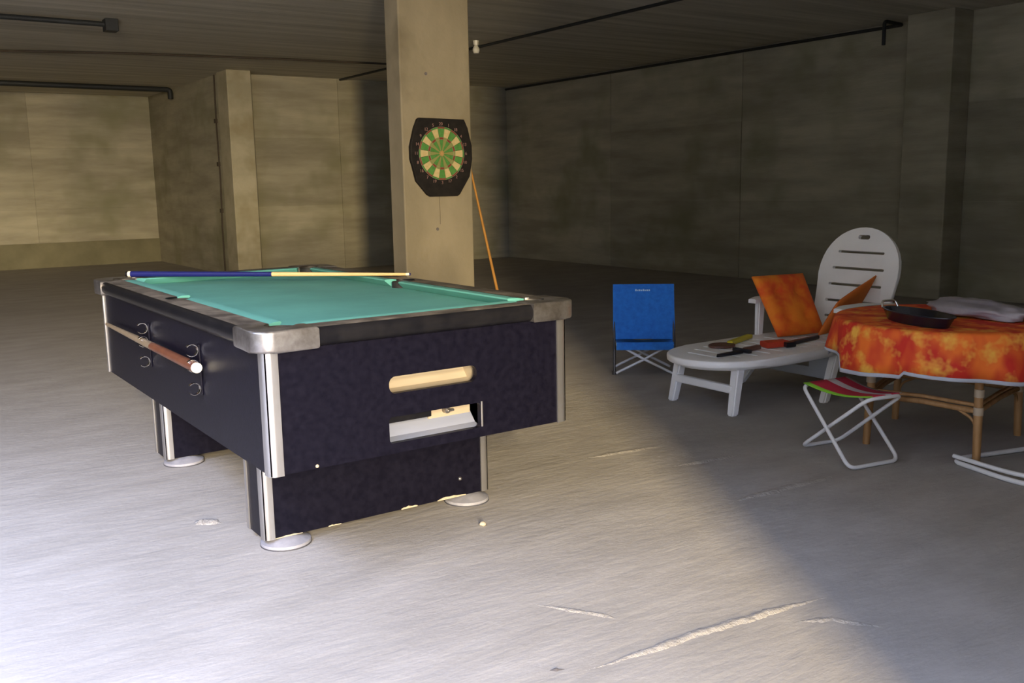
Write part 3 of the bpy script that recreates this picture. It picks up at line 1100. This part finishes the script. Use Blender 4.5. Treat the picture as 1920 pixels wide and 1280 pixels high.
o = finish('cloth', bm, 'table_cloth', CL, True)
bm = bmesh.new()
hemr = []
for q in (0.945, 1.03):
    hemr.append([])
    for k in range(NT):
        t = 2 * PI * k / NT
        rr_ = 0.5165 + 0.024 * q + fold(t, q)
        hemr[-1].append(bm.verts.new((rr_ * math.cos(t), rr_ * math.sin(t), -0.008 - hem_drop(t) * q)))
for k in range(NT):
    bm.faces.new((hemr[0][k], hemr[0][(k + 1) % NT], hemr[1][(k + 1) % NT], hemr[1][k]))
bmesh.ops.recalc_face_normals(bm, faces=bm.faces)
bmesh.ops.solidify(bm, geom=list(bm.faces), thickness=0.003)
finish('hem', bm, 'hem_grey', CL, True)

# black roasting tin with chrome loop handle, and a crumpled grey bag
zt = 0.600
Pn = empty('roasting_tin', (3.945, 2.465, zt), math.radians(68))
tag(Pn, 'shallow black oval roasting tin with chrome loop handle on the cloth', 'pan')
bm = bmesh.new()
rgs = []
for s, z in ((0.86, 0.0), (1.0, 0.045), (1.04, 0.047), (1.04, 0.051), (0.97, 0.050), (0.83, 0.006)):
    rgs.append([bm.verts.new((0.225 * s * math.cos(2 * PI * k / 36), 0.090 * s * math.sin(2 * PI * k / 36), z)) for k in range(36)])
for A, C in zip(rgs, rgs[1:]):
    for k in range(36):
        bm.faces.new((A[k], A[(k + 1) % 36], C[(k + 1) % 36], C[k]))
bm.faces.new(rgs[0])
bm.faces.new(rgs[-1])
smooth_by_angle(finish('tin', bm, 'black_enamel', Pn), 50)
for s in (1,):
    tube('handle', fillet([(s * 0.205, -0.042, 0.046), (s * 0.222, -0.036, 0.076), (s * 0.222, 0.036, 0.076), (s * 0.205, 0.042, 0.046)], 0.03, 5), 0.0055, 'chrome', Pn, 8)
bm = bmesh.new()
bmesh.ops.create_icosphere(bm, subdivisions=4, radius=1.0)
from mathutils import noise as mnoise
for v in bm.verts:
    n1 = mnoise.noise(v.co * 1.6) * 0.28 + mnoise.noise(v.co * 4.0) * 0.14 + abs(mnoise.noise(v.co * 7.5)) * 0.10
    v.co *= (1.0 + n1)
    v.co = Vector((v.co.x * 0.28, v.co.y * 0.135, max(v.co.z, -0.55) * 0.045 + 0.0255))
o = finish('plastic_bag', bm, 'bag_grey', None, True, (4.37, 2.44, zt + 0.001))
o.rotation_euler = (0, 0, math.radians(72))
tag(o, 'crumpled grey plastic bag lying flat on the orange tablecloth', 'bag')

# ------------------------------------------------------------------ folding stool (striped canvas)
K = empty('folding_stool', (3.62, 2.60, 0))
tag(K, 'small folding stool with red white and green striped canvas seat', 'stool')


def kp(u, v, z):
    return Vector((u - 3.62, v - 2.60, z))


u1 = [kp(3.612, 2.826, 0.295), kp(3.449, 2.439, 0.010), kp(3.734, 2.388, 0.010), kp(3.907, 2.785, 0.295)]
u2 = [kp(3.563, 2.455, 0.295), kp(3.561, 2.800, 0.010), kp(3.800, 2.755, 0.010), kp(3.783, 2.417, 0.295)]
tube('frame', fillet(u1, 0.045, 6, True), 0.009, 'tube_white', K, 10, True)
u2i = [u2[0] + Vector((0.022, 0.0, 0)), u2[1] + Vector((0.022, 0, 0)), u2[2], u2[3]]
tube('frame', fillet(u2i, 0.045, 6, True), 0.009, 'tube_white', K, 10, True)
# the seat cloth spans the two top bars, striped along its length
A0, A1 = u1[0], u1[3]
C0, C1 = u2i[0], u2i[3]
stripes = [(0.0, 0.12, 'green_canvas'), (0.12, 0.50, 'red_canvas'), (0.50, 0.68, 'white_canvas'), (0.68, 0.93, 'red_canvas'), (0.93, 1.0, 'white_canvas')]
rows_n = 10
bm = bmesh.new()
cuts = [s[0] for s in stripes] + [1.0]
grid = []
for j in range(rows_n + 1):
    t = j / rows_n
    r_ = []
    for c in cuts:
        s = 0.02 + 0.96 * c
        q = (A0 * (1 - s) + A1 * s) * (1 - t) + (C0 * (1 - s) + C1 * s) * t
        q.z += 0.012 - 0.022 * math.sin(PI * t)
        r_.append(bm.verts.new(q))
    grid.append(r_)
names = ['green_canvas', 'red_canvas', 'white_canvas']
for j in range(rows_n):
    for i in range(len(stripes)):
        f = bm.faces.new((grid[j][i], grid[j][i + 1], grid[j + 1][i + 1], grid[j + 1][i]))
        f.material_index = names.index(stripes[i][2])
bmesh.ops.recalc_face_normals(bm, faces=bm.faces)
bmesh.ops.solidify(bm, geom=list(bm.faces), thickness=0.004)
finish('seat_canvas', bm, names, K, True)

# folded tubular frame lying flat beside the table leg
Fr = empty('folded_chair_frame', (3.86, 2.05, 0))
tag(Fr, 'pale metal chair frame lying on the floor round the table leg', 'chair frame')
tube('base_tube', fillet([(0.50, 0.075, 0.012), (0.10, 0.185, 0.012), (0.035, 0.165, 0.012), (-0.045, -0.12, 0.012), (0.0, -0.45, 0.012), (0.5, -0.50, 0.012)], 0.09, 6), 0.011,
     'tube_white', Fr)
tube('base_tube', fillet([(0.035, 0.175, 0.037), (-0.022, -0.11, 0.037), (0.03, -0.42, 0.037), (0.5, -0.47, 0.037)], 0.09, 6), 0.010, 'tube_white', Fr)

# ------------------------------------------------------------------ services on ceiling and walls
def pipe(name, pts, r, m, label, cat='pipe'):
    return tag(tube(name, pts, r, m, None, 10), label, cat)


pipe('ceiling_pipe', fillet([(-3.99, 15.88, 2.845), (4.42, 15.88, 2.845), (4.42, 15.88, 2.70)], 0.05), 0.042, 'pipe_black',
     'long black pipe under the ceiling ending at the recess wall')
P2 = pipe('ceiling_pipe', fillet([(-3.99, 10.0, 2.85), (2.27, 10.05, 2.85)], 0.05), 0.026, 'pipe_black',
          'thin black ceiling pipe ending in a square box, nearest the camera')
box('junction_box', (2.22, 2.34, 9.98, 10.12, 2.785, 2.90), 'pipe_black', P2, bev=0.006)
pipe('ceiling_conduit', [(-3.99, 12.75, 2.89), (1.6, 12.7, 2.885), (3.0, 12.25, 2.885), (4.6, 11.95, 2.885), (6.2, 11.8, 2.89)], 0.014, 'cable',
     'thin dark cable sagging along the ceiling between the two pipes', 'cable')
pipe('ceiling_conduit', [(6.40, 13.8, 2.885), (6.40, -1.34, 2.885)], 0.016, 'pipe_black', 'straight black conduit running along the ceiling right of the pillar', 'conduit')
pipe('wall_pipe', fillet([(9.45, 13.75, 2.86), (9.45, 6.25, 2.86), (9.05, 6.2, 2.86), (9.05, 6.2, 2.62)], 0.05), 0.019, 'pipe_black',
     'dark pipe along the top of the right wall with downturned end')
wc = pipe('wall_cable', [(4.56, 14.09, 2.9), (4.56, 14.12, 2.2), (4.56, 14.10, 1.4), (4.56, 14.16, 0.7), (4.56, 14.16, 0.0)], 0.012, 'cable',
          'dark cable running down the recess wall beside the pilaster', 'cable')
for z in (2.25, 1.63, 0.95):
    box('cable_clip', (4.535, 4.57, 14.08, 14.15, z - 0.03, z + 0.03), 'cable', wc, bev=0.004)
lb_ = empty('bare_bulb', (6.16, 9.55, 2.9))
tag(lb_, 'small pale unlit bulb in a holder on the ceiling beside the pillar', 'bulb')
lathe('holder', [(0, 0), (0.035, 0), (0.03, -0.05), (0.0, -0.05)], 'bulb_white', lb_, 14)
lathe('bulb', [(0, -0.05), (0.018, -0.05), (0.04, -0.09), (0.042, -0.11), (0.03, -0.14), (0, -0.15)], 'bulb_white', lb_, 14)
